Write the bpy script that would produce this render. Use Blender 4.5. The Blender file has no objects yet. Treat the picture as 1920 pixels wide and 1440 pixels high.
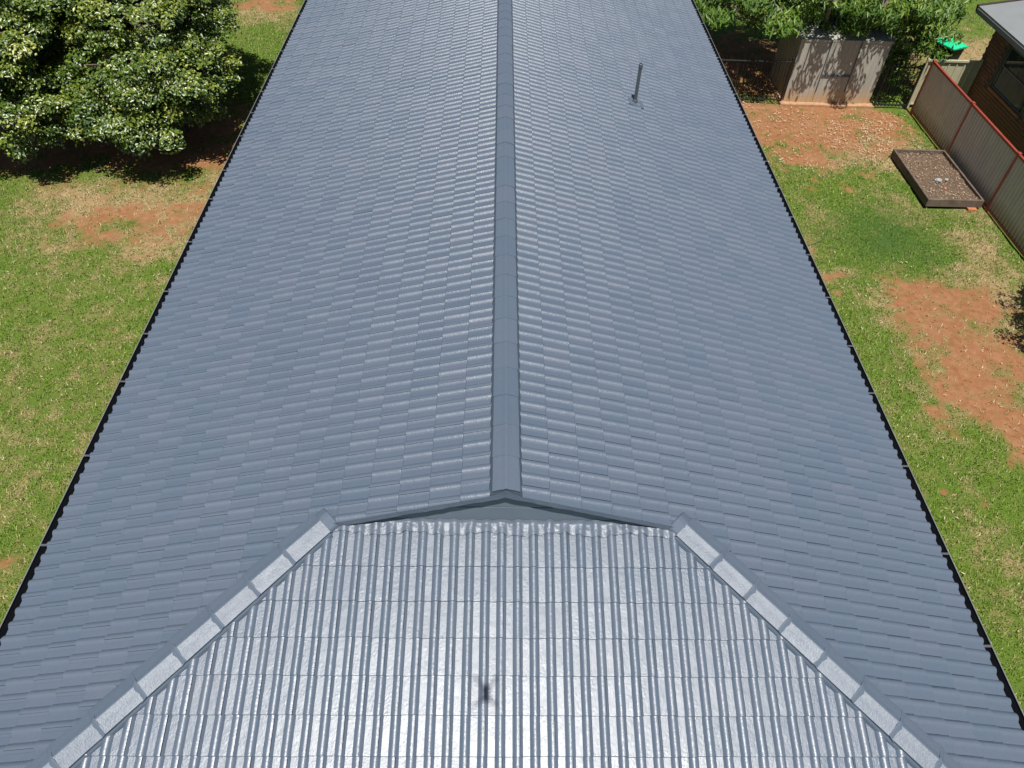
import bpy, bmesh, math, random
import numpy as np
from mathutils import Vector, Matrix
random.seed(7)
RNG = np.random.default_rng(11)
SC = bpy.context.scene
COL = SC.collection

# ------------------------------------------------------------------ camera, sky, sun, exposure
CAM = Vector((-0.1458, 0.0, 9.6))
th, yaw, roll = math.radians(47.0481), math.radians(2.3231), math.radians(-2.6047)
F = Vector((math.sin(yaw)*math.cos(th), math.cos(yaw)*math.cos(th), -math.sin(th)))
R = Vector((math.cos(yaw), -math.sin(yaw), 0)); D = F.cross(R)
R2 = R*math.cos(roll) + D*math.sin(roll); D2 = D*math.cos(roll) - R*math.sin(roll)
cd = bpy.data.cameras.new('camera'); cam = bpy.data.objects.new('camera', cd); COL.objects.link(cam)
cd.sensor_width = 36; cd.lens = 1383.09/1920*36; cd.clip_start = 0.02; cd.clip_end = 2000
U2 = -D2
cam.matrix_world = Matrix(((R2.x, U2.x, -F.x, CAM.x), (R2.y, U2.y, -F.y, CAM.y), (R2.z, U2.z, -F.z, CAM.z), (0, 0, 0, 1)))
SC.camera = cam
SUN_DOWN = Vector((-0.001, 0.3533, -0.9355)).normalized()
wd = bpy.data.worlds.new('World'); SC.world = wd; wd.use_nodes = True
wn = wd.node_tree.nodes; wl = wd.node_tree.links
sky = wn.new('ShaderNodeTexSky'); sky.sky_type = 'NISHITA'; sky.sun_disc = False
sky.sun_elevation = math.asin(-SUN_DOWN.z); sky.sun_rotation = math.atan2(-SUN_DOWN.x, -SUN_DOWN.y)
sky.air_density = 1.0; sky.dust_density = 0.6
bg = wn['Background']; bg.inputs['Strength'].default_value = 0.052
wl.new(sky.outputs['Color'], bg.inputs['Color'])
sl = bpy.data.lights.new('sun', 'SUN'); sl.energy = 5.0; sl.angle = math.radians(0.53); sl.color = (1.0, 0.965, 0.91)
so = bpy.data.objects.new('sun', sl); COL.objects.link(so)
so.rotation_euler = SUN_DOWN.to_track_quat('-Z', 'Y').to_euler(); so.location = (0, -10, 40)
SC.view_settings.view_transform = 'Standard'; SC.view_settings.look = 'None'
SC.view_settings.exposure = 0.2; SC.view_settings.gamma = 1.0

# ------------------------------------------------------------------ helpers
def link(o, parent=None):
    COL.objects.link(o)
    if parent is not None: o.parent = parent
    return o
def tag(o, label, cat, group=None):
    o['label'] = label; o['category'] = cat
    if group: o['group'] = group
    return o
def empty(name, loc=(0, 0, 0), label=None, cat=None, group=None):
    o = bpy.data.objects.new(name, None); o.location = loc; o.empty_display_size = 0.1; link(o)
    if label: tag(o, label, cat, group)
    return o
class MB:
    def __init__(s): s.v = []; s.f = []; s.t = []
    def add(s, vs, fs, tone=0.0):
        b = len(s.v); s.v += [tuple(p) for p in vs]
        s.f += [tuple(i+b for i in f) for f in fs]; s.t += [tone]*len(fs); return s
    def box(s, x0, x1, y0, y1, z0, z1, M=None):
        vs = [Vector((x, y, z)) for z in (z0, z1) for y in (y0, y1) for x in (x0, x1)]
        if M is not None: vs = [M @ v for v in vs]
        return s.add(vs, [(0, 2, 3, 1), (4, 5, 7, 6), (0, 1, 5, 4), (2, 6, 7, 3), (0, 4, 6, 2), (1, 3, 7, 5)])
    def tube(s, pts, rad, n=6, cap=True):
        pts = [Vector(p) for p in pts]; rings = []; up = Vector((0.13, 0.31, 0.94))
        vs = []
        for i, p in enumerate(pts):
            d = (pts[min(i+1, len(pts)-1)] - pts[max(i-1, 0)]).normalized()
            a = d.cross(up)
            if a.length < 1e-3: a = d.cross(Vector((1, 0, 0)))
            a.normalize(); b = d.cross(a)
            r = rad[i] if hasattr(rad, '__len__') else rad
            for k in range(n):
                t = 2*math.pi*k/n; vs.append(p + a*math.cos(t)*r + b*math.sin(t)*r)
        fs = []
        for i in range(len(pts)-1):
            for k in range(n):
                fs.append((i*n+k, i*n+(k+1) % n, (i+1)*n+(k+1) % n, (i+1)*n+k))
        if cap:
            fs.append(tuple(range(n-1, -1, -1))); fs.append(tuple((len(pts)-1)*n+k for k in range(n)))
        return s.add(vs, fs)
    def prism(s, prof, y0, y1, M=None):
        n = len(prof)
        vs = [Vector((x, y, z)) for y in (y0, y1) for x, z in prof]
        if M is not None: vs = [M @ v for v in vs]
        fs = [(k, (k+1) % n, (k+1) % n+n, k+n) for k in range(n)] + [tuple(range(n-1, -1, -1)), tuple(range(n, 2*n))]
        return s.add(vs, fs)
    def mesh(s, name, mat=None, smooth=False, tone=False):
        m = bpy.data.meshes.new(name); m.from_pydata(s.v, [], s.f)
        if mat: m.materials.append(mat)
        if smooth: m.polygons.foreach_set('use_smooth', [True]*len(m.polygons))
        if tone:
            a = m.attributes.new('tone', 'FLOAT', 'FACE'); a.data.foreach_set('value', s.t)
        m.update(); return m
    def build(s, name, mat, parent=None, smooth=False, bevel=0, tone=False, recalc=True):
        m = s.mesh(name, mat, smooth, tone)
        if recalc and not tone:
            bm = bmesh.new(); bm.from_mesh(m); bmesh.ops.recalc_face_normals(bm, faces=bm.faces)
            if bevel: bmesh.ops.bevel(bm, geom=bm.edges[:], offset=bevel, segments=1, affect='EDGES')
            bm.to_mesh(m); bm.free()
        return link(bpy.data.objects.new(name, m), parent)
def big_mesh(name, V, faces_n, idx, mat, parent=None, attrs=None, smooth=False):
    """fast mesh from numpy: V (n,3), constant face size"""
    m = bpy.data.meshes.new(name); nf = len(idx)//faces_n
    m.vertices.add(len(V)); m.vertices.foreach_set('co', np.asarray(V, dtype=np.float32).ravel())
    m.loops.add(len(idx)); m.loops.foreach_set('vertex_index', np.asarray(idx, dtype=np.int32))
    m.polygons.add(nf); m.polygons.foreach_set('loop_start', np.arange(0, len(idx), faces_n, dtype=np.int32))
    try: m.polygons.foreach_set('loop_total', np.full(nf, faces_n, dtype=np.int32))
    except Exception: pass
    if smooth: m.polygons.foreach_set('use_smooth', np.ones(nf, dtype=bool))
    m.update(calc_edges=True); m.validate()
    for k, a in (attrs or {}).items():
        at = m.attributes.new(k, 'FLOAT', 'POINT'); at.data.foreach_set('value', np.asarray(a, dtype=np.float32))
    m.materials.append(mat)
    return link(bpy.data.objects.new(name, m), parent)

# numpy value noise
_P = np.random.default_rng(5).random((256, 256))
def vnoise(x, y):
    xi = np.floor(x).astype(int); yi = np.floor(y).astype(int); fx = x-xi; fy = y-yi
    fx = fx*fx*(3-2*fx); fy = fy*fy*(3-2*fy)
    g = lambda a, b: _P[a % 256, b % 256]
    return (g(xi, yi)*(1-fx)+g(xi+1, yi)*fx)*(1-fy)+(g(xi, yi+1)*(1-fx)+g(xi+1, yi+1)*fx)*fy
def fbm(x, y, o=4):
    s = 0; a = 1; t = 0
    for i in range(o): s = s+a*vnoise(x*2**i+17.3*i, y*2**i+9.1*i); t += a; a *= .55
    return s/t

# ------------------------------------------------------------------ materials
def newmat(name):
    m = bpy.data.materials.new(name); m.use_nodes = True
    nt = m.node_tree; b = nt.nodes['Principled BSDF']
    return m, nt, b
def nd(nt, typ, **kw):
    n = nt.nodes.new(typ)
    for k, v in kw.items():
        if k.startswith('i_'):
            key = k[2:]; n.inputs[int(key) if key.isdigit() else key.replace('_', ' ')].default_value = v
        else: setattr(n, k, v)
    return n
def noise(nt, scale, detail=3, rough=.55, vec=None, stretch=None):
    n = nd(nt, 'ShaderNodeTexNoise'); n.inputs['Scale'].default_value = scale
    n.inputs['Detail'].default_value = detail; n.inputs['Roughness'].default_value = rough
    if vec is None: vec = nd(nt, 'ShaderNodeNewGeometry').outputs['Position']
    if stretch:
        mp = nd(nt, 'ShaderNodeMapping'); mp.inputs['Scale'].default_value = stretch
        nt.links.new(vec, mp.inputs['Vector']); vec = mp.outputs['Vector']
    nt.links.new(vec, n.inputs['Vector']); return n.outputs['Fac']
def ramp(nt, fac, stops):
    r = nd(nt, 'ShaderNodeValToRGB'); e = r.color_ramp.elements
    while len(e) < len(stops): e.new(0.5)
    for el, (p, c) in zip(e, stops):
        el.position = p; el.color = (*c, 1) if hasattr(c, '__len__') else (c, c, c, 1)
    nt.links.new(fac, r.inputs['Fac']); return r.outputs['Color']
def mix(nt, fac, a, b, mode='MIX'):
    m = nd(nt, 'ShaderNodeMix', data_type='RGBA', blend_type=mode)
    for sock, v in ((0, fac), (6, a), (7, b)):
        if hasattr(v, 'links') or isinstance(v, bpy.types.NodeSocket): nt.links.new(v, m.inputs[sock])
        else: m.inputs[sock].default_value = (*v, 1) if hasattr(v, '__len__') else v
    return m.outputs[2]
def math_(nt, op, a, b=0.0, clamp=False):
    m = nd(nt, 'ShaderNodeMath', operation=op); m.use_clamp = clamp
    for i, v in ((0, a), (1, b)):
        if isinstance(v, bpy.types.NodeSocket): nt.links.new(v, m.inputs[i])
        else: m.inputs[i].default_value = v
    return m.outputs[0]
def bump(nt, b, height, strength=.3, dist=.01):
    n = nd(nt, 'ShaderNodeBump'); n.inputs['Strength'].default_value = strength; n.inputs['Distance'].default_value = dist
    nt.links.new(height, n.inputs['Height']); nt.links.new(n.outputs['Normal'], b.inputs['Normal'])
def simple(name, col, rough=.6, var=.12, scale=9, metal=0, bs=.15, bscale=60, bdist=.004, spec=.5):
    m, nt, b = newmat(name)
    n = noise(nt, scale, 4)
    lo = tuple(c*(1-var) for c in col); hi = tuple(min(1, c*(1+var)) for c in col)
    nt.links.new(ramp(nt, n, [(.3, lo), (.7, hi)]), b.inputs['Base Color'])
    b.inputs['Roughness'].default_value = rough; b.inputs['Metallic'].default_value = metal
    b.inputs['Specular IOR Level'].default_value = spec
    if bs: bump(nt, b, noise(nt, bscale, 3), bs, bdist)
    return m
def attr(nt, name): return nd(nt, 'ShaderNodeAttribute', attribute_name=name).outputs['Fac']

def paint_mat(name, bscale=150, bs=.34, rough=.36, spec=1.0):
    """blue-grey roof membrane paint over concrete"""
    m, nt, b = newmat(name)
    oi = nd(nt, 'ShaderNodeObjectInfo').outputs['Random']
    tn = math_(nt, 'FRACT', math_(nt, 'ADD', attr(nt, 'tone'), oi))
    base = ramp(nt, tn, [(0, (.090, .121, .165)), (.35, (.095, .125, .169)), (.7, (.099, .128, .171)), (1, (.106, .131, .172))])
    n1 = noise(nt, 1.3, 3)
    c = mix(nt, ramp(nt, n1, [(.35, 0), (.75, .5)]), base, (.100, .125, .167))
    n2 = noise(nt, 22, 4)
    c = mix(nt, ramp(nt, n2, [(.35, 0), (.8, .22)]), c, (.122, .150, .192))
    nt.links.new(c, b.inputs['Base Color'])
    rr = nd(nt, 'ShaderNodeMapRange'); rr.inputs['To Min'].default_value = rough-.07; rr.inputs['To Max'].default_value = rough+.11
    nt.links.new(math_(nt, 'ADD', math_(nt, 'MULTIPLY', math_(nt, 'ADD', n2, noise(nt, 9, 3, .6)), .38), math_(nt, 'MULTIPLY', tn, .24)), rr.inputs['Value'])
    nt.links.new(rr.outputs[0], b.inputs['Roughness'])
    h = math_(nt, 'ADD', noise(nt, bscale, 2), math_(nt, 'MULTIPLY', noise(nt, 45, 3), 1.2))
    b.inputs['Specular IOR Level'].default_value = spec
    crk = math_(nt, 'MULTIPLY', noise(nt, 62, 2, .6), math_(nt, 'MULTIPLY', ramp(nt, noise(nt, 5.5, 2), [(.42, .1), (.6, 1)]), 1.5))
    h = math_(nt, 'ADD', h, crk)
    bump(nt, b, h, bs, .004)
    return m
M = {}
M['tile'] = paint_mat('roof_paint')
M['cap'] = paint_mat('cap_paint', 120, .42, .44, .58)
M['mortar'] = paint_mat('painted_mortar', 60, .6, .7, .3)
M['flash'] = paint_mat('painted_flashing', 40, .6, .4, .8)
M['fibro'] = simple('painted_fibre_cement', (.15, .185, .23), .5, .05, 4, bs=.08, bscale=90)
M['deck'] = simple('dark_sarking', (.02, .022, .025), .8, .1)
M['gutter'] = simple('charcoal_gutter_steel', (.012, .014, .018), .55, .2, 12, bs=0)
M['lip'] = simple('lit_gutter_bead_steel', (.20, .21, .215), .45, .15, 12, bs=0)  # lighter grey than the gutter: light caught by the bead, put into its colour
M['bracket'] = simple('galvanised_strap', (.085, .09, .10), .45, .15, 20, bs=0)
M['pipe'] = simple('grey_pvc', (.075, .088, .105), .4, .08, 8, bs=.05)
M['pipe_dark'] = simple('dark_rubber_and_pipe_shade', (.02, .02, .022), .6, .1, bs=0)
M['brickplain'] = simple('house_brick', (.24, .1, .06), .85, .3, 14, bs=.4, bscale=70)
M['fasc'] = simple('fascia_paint', (.05, .06, .075), .5, .08, bs=0)

# ------------------------------------------------------------------ ground
SOIL = [(9.6, 10.6, 1.2, 1.6, .55), (8.2, 16.4, 1.6, .8, .45), (-8.0, 13.6, 1.7, 1.0, .78), (-6.7, 13.9, .9, .9, .7), (-7.0, 14.9, .8, .5, .5), (-9.6, 14.4, 1.0, .4, .45), (6.6, 19.5, 1.2, .5, 1.1), (8.6, 19.5, 1.4, .5, 1.1), (10.6, 19.4, 1.0, .5, 1.0),  # x, y, rx, ry, weight  (bare red earth)
 (6.9, 18.5, 1.3, .95, 1.1), (8.6, 18.6, 1.7, 1.0, 1.1), (10.3, 18.5, 1.3, .9, .85), (7.6, 17.2, .9, .8, .85), (9.3, 17.7, 1.3, .6, .7),
 (9.0, 12.0, .8, .35, .6), (8.75, 11.4, .75, .8, 1.0), (9.4, 11.2, .8, .7, .9), (8.6, 10.5, .75, .7, 1.0), (9.3, 9.9, .9, .9, .95), (8.9, 9.1, .75, .9, 1.05),
 (9.2, 8.1, .8, .8, .95), (8.2, 9.4, .35, .9, .75), (7.95, 8.3, .3, .5, .7), (8.9, 7.3, .6, .5, .6), (6.95, 12.1, .45, .2, .75), (6.5, 13.3, .35, .25, .7), (7.2, 6.8, .14, .1, .9),
 (6.9, 11.6, .3, .2, .5), (8.1, 11.4, .35, .3, .6), (7.7, 15.6, .25, .3, .4), (10.4, 12.3, .4, .3, .5), (7.3, 5.9, .25, .2, .4), (7.8, 6.4, .2, .2, .4),
 (-7.9, 13.7, .55, .38, .78), (-8.7, 14.0, .5, .25, .72), (-7.05, 14.35, .4, .22, .75), (-7.95, 13.1, .3, .3, .7), (-10.1, 14.6, .9, .3, .45), (-7.3, 13.4, .25, .2, .55),
 (-7.9, 26.0, .9, .6, .8), (-7.4, 6.1, .18, .25, .6), (-6.9, 5.0, .2, .25, .5), (-8.5, 17.4, 2.3, 2.0, 1.0), (-11.5, 17.2, 2.2, 2.0, 1.0), (8.0, 22.5, 4.2, 2.4, .9), (-6.3, 12.2, .3, .25, .4)]
DRY = [(-8.5, 9.5, 4, 6, .22),(-8.4, 14.3, 2.2, .9, .9), (-7.2, 12.9, 1.2, .8, .7), (-9.5, 12.9, 1.3, .6, .35), (10.7, 13.1, .6, 1.3, .85), (10.2, 11.9, 1.0, .8, .75), (9.9, 17.4, 1.4, .9, .8), (11.0, 15.6, .5, 1.6, .7),
 (9.9, 10.3, .7, 1.2, .7), (8.3, 10.9, .9, .8, .6), (9.0, 9.6, 1.4, 1.7, .6), (-7.8, 25.2, 1.3, .8, .7), (7.0, 12.1, .8, .5, .6), (7.2, 14.8, .4, .9, .5), (14.8, 23.0, 2.2, 2.5, .75), (8.5, 17.0, 1.7, .5, .6), (6.7, 13.3, .5, .4, .5), (9.2, 14.7, .7, .9, .4),
 (-6.6, 15.6, .6, .5, .7), (7.6, 5.5, .5, .9, .4)]
DEEP = [(8.6, 13.7, 1.15, 1.1, 1.0), (9.2, 13.1, .7, .6, .8)]      # darker, finer lawn patch
def field(L, x, y, soft=1.0):
    wx = x+(fbm(x*1.1+3, y*1.1, 3)-.5)*.9; wy = y+(fbm(x*1.1+40, y*1.1+9, 3)-.5)*.9
    s = np.zeros_like(x)
    for cx, cy, rx, ry, w in L:
        d = ((wx-cx)/rx)**2+((wy-cy)/ry)**2
        s = np.maximum(s, w*np.exp(-np.power(d, 1.3)*.75))
    return s
def fields(x, y):
    so_ = field(SOIL, x, y)*.82+(fbm(x*2.6, y*2.6, 5)-.5)*.85+(vnoise(x*8, y*8)-.5)*.35
    dr = field(DRY, x, y)*.66+.17+(fbm(x*1.9+70, y*1.9+20, 4)-.5)*.42+(fbm(x*6+7, y*6+2, 2)-.5)*.5
    de = field(DEEP, x, y)
    return np.clip(so_, 0, 1), np.clip(dr, 0, 1), np.clip(de, 0, 1)
st = .09
xs = np.concatenate([[-900, -300, -100, -45, -25], np.arange(-16, 18.01, st), [26, 45, 100, 300, 900]])
ys = np.concatenate([[-900, -300, -100, -30, -8], np.arange(-2, 30.01, st), [40, 60, 110, 300, 1200]])
GX, GY = np.meshgrid(xs, ys); nx, ny = len(xs), len(ys)
inn = ((GX > -16) & (GX < 18) & (GY > -2) & (GY < 30))
GZ = np.where(inn, (fbm(GX*1.2, GY*1.2, 3)-.5)*.05+(fbm(GX*5, GY*5, 2)-.5)*.02, 0)
GZ -= .03
gs, gdry, gdeep = fields(GX, GY)
i = np.arange(nx*ny).reshape(ny, nx)
q = np.stack([i[:-1, :-1], i[:-1, 1:], i[1:, 1:], i[1:, :-1]], -1).reshape(-1)
m, nt, b = newmat('backyard_ground')
fine = noise(nt, 26, 4, .65); mid = noise(nt, 7, 4, .6); tiny = noise(nt, 95, 3, .6)
smask = math_(nt, 'ADD', attr(nt, 'soil'), math_(nt, 'MULTIPLY', math_(nt, 'SUBTRACT', math_(nt, 'ADD', math_(nt, 'MULTIPLY', fine, .5), math_(nt, 'MULTIPLY', tiny, .5)), .5), 1.6))
smask = ramp(nt, smask, [(.32, 0), (.66, 1)])
dm = math_(nt, 'ADD', attr(nt, 'dry'), math_(nt, 'MULTIPLY', math_(nt, 'SUBTRACT', tiny, .5), 1.5))
dm = ramp(nt, dm, [(.30, 0), (.62, 1)])
green = ramp(nt, tiny, [(.25, (.040, .068, .011)), (.5, (.095, .155, .020)), (.75, (.16, .23, .038))])
straw = ramp(nt, fine, [(.28, (.19, .10, .048)), (.5, (.33, .235, .115)), (.75, (.44, .345, .19))])
soilc = ramp(nt, mid, [(.25, (.235, .098, .042)), (.5, (.305, .138, .062)), (.75, (.37, .195, .10))])
soilc = mix(nt, ramp(nt, tiny, [(.52, 0), (.75, .6)]), soilc, (.17, .075, .04))
soilc = mix(nt, ramp(nt, noise(nt, 60, 3, .7), [(.58, 0), (.72, .45)]), soilc, (.44, .29, .17))
soilc = mix(nt, ramp(nt, noise(nt, 1.1, 3), [(.45, 0), (.7, .3)]), soilc, (.34, .20, .11))
c = mix(nt, dm, green, straw); c = mix(nt, attr(nt, 'deep'), c, mix(nt, tiny, (.035, .075, .016), (.075, .14, .028)))
c = mix(nt, smask, c, soilc)
nt.links.new(c, b.inputs['Base Color']); b.inputs['Roughness'].default_value = .95; b.inputs['Specular IOR Level'].default_value = .15
bump(nt, b, math_(nt, 'ADD', fine, math_(nt, 'MULTIPLY', tiny, .8)), .7, .02)
M['ground'] = m
g_ob = big_mesh('ground', np.stack([GX, GY, GZ], -1).reshape(-1, 3), 4, q, m, None, dict(soil=gs.ravel(), dry=gdry.ravel(), deep=gdeep.ravel()), True)
g_ob['kind'] = 'structure'

# ------------------------------------------------------------------ house
HR = 4.04; TP = .3204; TPF = .3294; W = 4.846; YAP = 5.5045; YV = 3.80; YW = 3.856; YEND = 23.2; YF0 = .76
P = math.atan(TP); PF = math.atan(TPF)
house = empty('house', (0, 12, 0), 'house under a blue-grey painted tiled roof with a small gable', 'house')
def hpart(o):      # keep world placement although the root sits at the house's base
    o.matrix_parent_inverse = Matrix.Translation((0, -12, 0)); return o
zr = lambda x: HR-TP*abs(x)
zf = lambda y: HR-TPF*(YAP-y)
# walls
mb = MB(); wx = W-.62; zs = zr(W)-.16
mb.box(-wx, -wx+.23, 1.5, YEND-.3, -.05, zs); mb.box(wx-.23, wx, 1.5, YEND-.3, -.05, zs)
mb.box(-wx+.23, wx-.23, 1.5, 1.73, -.05, zs); mb.box(-wx+.23, wx-.23, YEND-.53, YEND-.3, -.05, zs)
hpart(mb.build('wall', M['brickplain'], house))
# roof deck (sarking) as a shell under the tiles
roof = MB()
dz = -.045
def hipy(x): return YAP-TP*abs(x)/TPF
A = [(-W+.1, hipy(W-.1), zr(W-.1)+dz), (-1.72, YW, zr(1.72)+dz), (0, YW, HR+dz), (0, YEND, HR+dz), (-W+.1, YEND, zr(W-.1)+dz)]
roof.add(A, [(0, 1, 2, 3, 4)])
roof.add([(-x, y, z) for x, y, z in A], [(4, 3, 2, 1, 0)])
roof.add([(-W+.1, hipy(W-.1), zr(W-.1)+dz), (W-.1, hipy(W-.1), zr(W-.1)+dz), (1.72, YW, zr(1.72)+dz), (-1.72, YW, zr(1.72)+dz)], [(0, 1, 2, 3)])
roof_o = hpart(roof.build('roof', M['deck'], house))
# fascia + soffit
for s in (-1, 1):
    mb = MB(); x0, x1 = sorted((s*(W-.06), s*(W-.085)))
    mb.box(x0, x1, YF0+.1, YEND, zr(W)-.2, zr(W)-.03); hpart(mb.build('fascia', M['fasc'], house))
    mb = MB(); x0, x1 = sorted((s*(W-.09), s*(wx-.02))); mb.box(x0, x1, YF0+.1, YEND, zr(W)-.19, zr(W)-.175); hpart(mb.build('soffit', M['fasc'], house))

# --- tile template (split vertices at creases so that plain smooth shading works)
TL = .385; TT = .020
def prof(x):
    u = (x % .15)
    if u <= .060: return 0.0
    t = (u-.060)/.090
    return .030*math.sin(math.pi*t)**.85
def strip_x(gap):
    lo = [-.027+gap, -.011, 0]
    roll1 = [.060+.090*t for t in (0, .12, .3, .5, .7, .88, 1)]
    roll2 = [.210+.090*t for t in (0, .12, .3, .5, .70)]
    return [(lo, -.005), ([0, .060], 0), (roll1, 0), ([.15, .210], 0), (roll2, 0)]
def tile_template(gap):
    tv, tf = [], []
    for X, off in strip_x(gap):
        b0 = len(tv); n = len(X)
        for y in (0, TL):
            for x in X: tv.append((x, y, prof(x)+off))
        for k in range(n-1): tf.append((b0+k, b0+k+1, b0+n+k+1, b0+n+k))
        b0 = len(tv)                                   # worn front nose: bevel + face
        for yy, zz in ((0, 0), (-.005, -.005), (-.003, -.021)):
            for x in X: tv.append((x, yy, prof(x)+off+zz))
        for r_ in range(2):
            for k in range(n-1): tf.append((b0+r_*n+k+n, b0+r_*n+k+n+1, b0+r_*n+k+1, b0+r_*n+k))
    xe = .210+.090*.70; b0 = len(tv); ze = prof(xe)      # side lip at the interlock
    tv += [(xe, 0, ze), (xe, TL, ze), (xe, TL, ze-.011), (xe, 0, ze-.011)]; tf.append((b0, b0+3, b0+2, b0+1))
    me = bpy.data.meshes.new('roof_tile'); me.from_pydata(tv, [], tf); me.materials.append(M['tile'])
    me.polygons.foreach_set('use_smooth', [True]*len(tf))
    return me, np.array(tv), tf
TEMPL = {'side': tile_template(.0018), 'front': tile_template(.0034)}
tilt = math.atan2(TT, .31)
def tile_matrix(org, e, u, n, jit=.006):
    t = tilt+random.uniform(-jit*.7, jit*.7); w = random.uniform(-.004, .004)
    u2 = u*math.cos(t)-n*math.sin(t); n2 = n*math.cos(t)+u*math.sin(t)
    e2 = (e+n2*random.uniform(-jit, jit)+u2*w).normalized(); u2 = (u2-e2*u2.dot(e2)).normalized(); n2 = e2.cross(u2)
    o = org+n*(TT+random.uniform(-.001, .002))+u*random.uniform(-.004, .004)
    return Matrix(((e2.x, u2.x, n2.x, o.x), (e2.y, u2.y, n2.y, o.y), (e2.z, u2.z, n2.z, o.z), (0, 0, 0, 1)))
tiles = []          # (matrix, list of clip planes (point, normal keep side))
# right slope
GS = .2962
nh = Vector((TP, TPF, 0)).normalized()       # hip plan normals
def side(s):
    e = Vector((0, s, 0)); u = Vector((-s*math.cos(P), 0, math.sin(P))); n = e.cross(u)
    for k in range(16):
        xt = W-GS*k
        for j in range(-2, 80):
            y = .2+j*.3+(.15 if k % 2 else 0)
            yc = y+s*.125
            if yc > YEND-.1: continue
            xm = xt-.15
            clips = []
            if xm < 1.76 and k > 9:
                if yc+.16 < YV: continue
                if yc-.16 < YV+.02: clips = [(Vector((0, YV, 0)), Vector((0, 1, 0)))]
            else:
                f = TP*xm-TPF*(YAP-yc)
                if f < -.11: continue
                if f < .11: clips = [(Vector((0, YAP-.03, 0)), Vector((s*TP, TPF, 0)).normalized())]
            tiles.append((tile_matrix(Vector((s*xt, y, zr(xt))), e, u, n), clips, Vector((s*xm, yc, zr(xm))), 'side'))
side(1); side(-1)
# front slope
e = Vector((1, 0, 0)); u = Vector((0, math.cos(PF), math.sin(PF))); n = e.cross(u)
for k in range(9):
    yt = 3.452-.3168*math.cos(PF)*k
    for j in range(-18, 19):
        x = j*.3+(.15 if k % 2 else 0)+.02
        xc = x+.125; ym = yt+.16
        f = TPF*(YAP-ym)-TP*abs(xc)
        if f < -.11: continue
        clips = []
        if f < .12:
            s = 1 if xc > 0 else -1
            clips = [(Vector((0, YAP+.02, 0)), Vector((-s*TP, -TPF, 0)).normalized())]
        if k == 0: clips = clips+[(Vector((0, YW-.004, 0)), Vector((0, -1, 0)))]
        tiles.append((tile_matrix(Vector((x, yt, zf(yt))), e, u, n, .014), clips, Vector((xc, ym, zf(ym))), 'front'))
def in_view(p, mg=.25):
    d = p-CAM; z = d.dot(F)
    if z < .1: return False
    return abs(d.dot(R2)/z*1383.09) < 960+mg*400 and abs(d.dot(D2)/z*1383.09) < 720+mg*400
tiles.sort(key=lambda t: (0 if in_view(t[2], 0) else 1, (t[2]-CAM).length))
def clipped(Mx, clips, kind):
    bm = bmesh.new(); bm.from_mesh(TEMPL[kind][0]); bm.transform(Mx)
    for co, no in clips:
        bmesh.ops.bisect_plane(bm, geom=bm.verts[:]+bm.edges[:]+bm.faces[:], plane_co=co, plane_no=-no, clear_outer=True)
    return bm
Hinv = Matrix.Translation((0, -12, 0))
rest = MB(); made = 0; rl = None
for Mx, clips, c, kind in tiles:
    if clips:
        bm = clipped(Mx, clips, kind)
        if len(bm.faces) < 3: bm.free(); continue
    if made < 300:
        if clips:
            mm = bpy.data.meshes.new('roof_tile'); bm.to_mesh(mm); bm.free(); mm.materials.clear(); mm.materials.append(M['tile'])
            mm.polygons.foreach_set('use_smooth', [True]*len(mm.polygons)); o = bpy.data.objects.new('roof_tile', mm)
        else:
            o = bpy.data.objects.new('roof_tile', TEMPL[kind][0]); o.matrix_world = Mx
        link(o, roof_o); made += 1
    else:
        tone = random.random()
        if clips:
            bm.verts.index_update()
            rest.add([v.co[:] for v in bm.verts], [[v.index for v in f.verts] for f in bm.faces], tone); bm.free()
        else:
            A = np.array(Mx); V = TEMPL[kind][1] @ A[:3, :3].T + A[:3, 3]
            rest.add(V.tolist(), TEMPL[kind][2], tone)
ro = rest.build('roof_tiles_further_up_and_down', M['tile'], roof_o, smooth=True, tone=True); ro['kind'] = 'stuff'
ro.name = 'roof_tile_field'

# --- ridge caps
def cap_mesh(L, hw, rise, lift, seed):
    rr = random.Random(seed)
    pr = [(-hw, -rise), (-hw*.5, -rise*.5+.003), (-.022, -.012), (-.008, -.001), (.008, -.001), (.022, -.012), (hw*.5, -rise*.5+.003), (hw, -rise)]
    vs, fs = [], []
    groups = [(0, 1, 2, 3, 4, 5, 6, 7)]
    for gidx in groups:
        b0 = len(vs); n = len(gidx)
        for y, dz_, sc in ((0, lift, 1.04), (L*.5, lift*.5, 1.02), (L, 0, 1.0)):
            for k in gidx: vs.append((pr[k][0]*sc+rr.uniform(-.0015, .0015), y, pr[k][1]+dz_+rr.uniform(-.001, .001)))
        for r_ in range(2):
            for k in range(n-1): fs.append((b0+r_*n+k, b0+r_*n+k+1, b0+(r_+1)*n+k+1, b0+(r_+1)*n+k))
    # end lip (faces -y) and side skirts
    b0 = len(vs)
    for x, z in pr: vs.append((x*1.04, 0, z+lift))
    for x, z in pr: vs.append((x*1.035, .002, z+lift-.014))
    for k in range(7): fs.append((b0+k+8, b0+k+9, b0+k+1, b0+k))
    for k in (0, 7):
        b0 = len(vs); x, z = pr[k]; sg = -1 if k == 0 else 1
        vs += [(x*1.04, 0, z+lift), (x, L, z), (x*.99, L, z-.016), (x*1.03, 0, z+lift-.016)]
        fs.append((b0, b0+1, b0+2, b0+3) if k else (b0+3, b0+2, b0+1, b0))
    m_ = bpy.data.meshes.new('cap'); m_.from_pydata(vs, [], fs); m_.materials.append(M['cap'])
    m_.polygons.foreach_set('use_smooth', [True]*len(fs)); return m_
rm = [cap_mesh(.395, .122, .046, .0035, s) for s in range(4)]
y = YV-.005; k = 0
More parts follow.
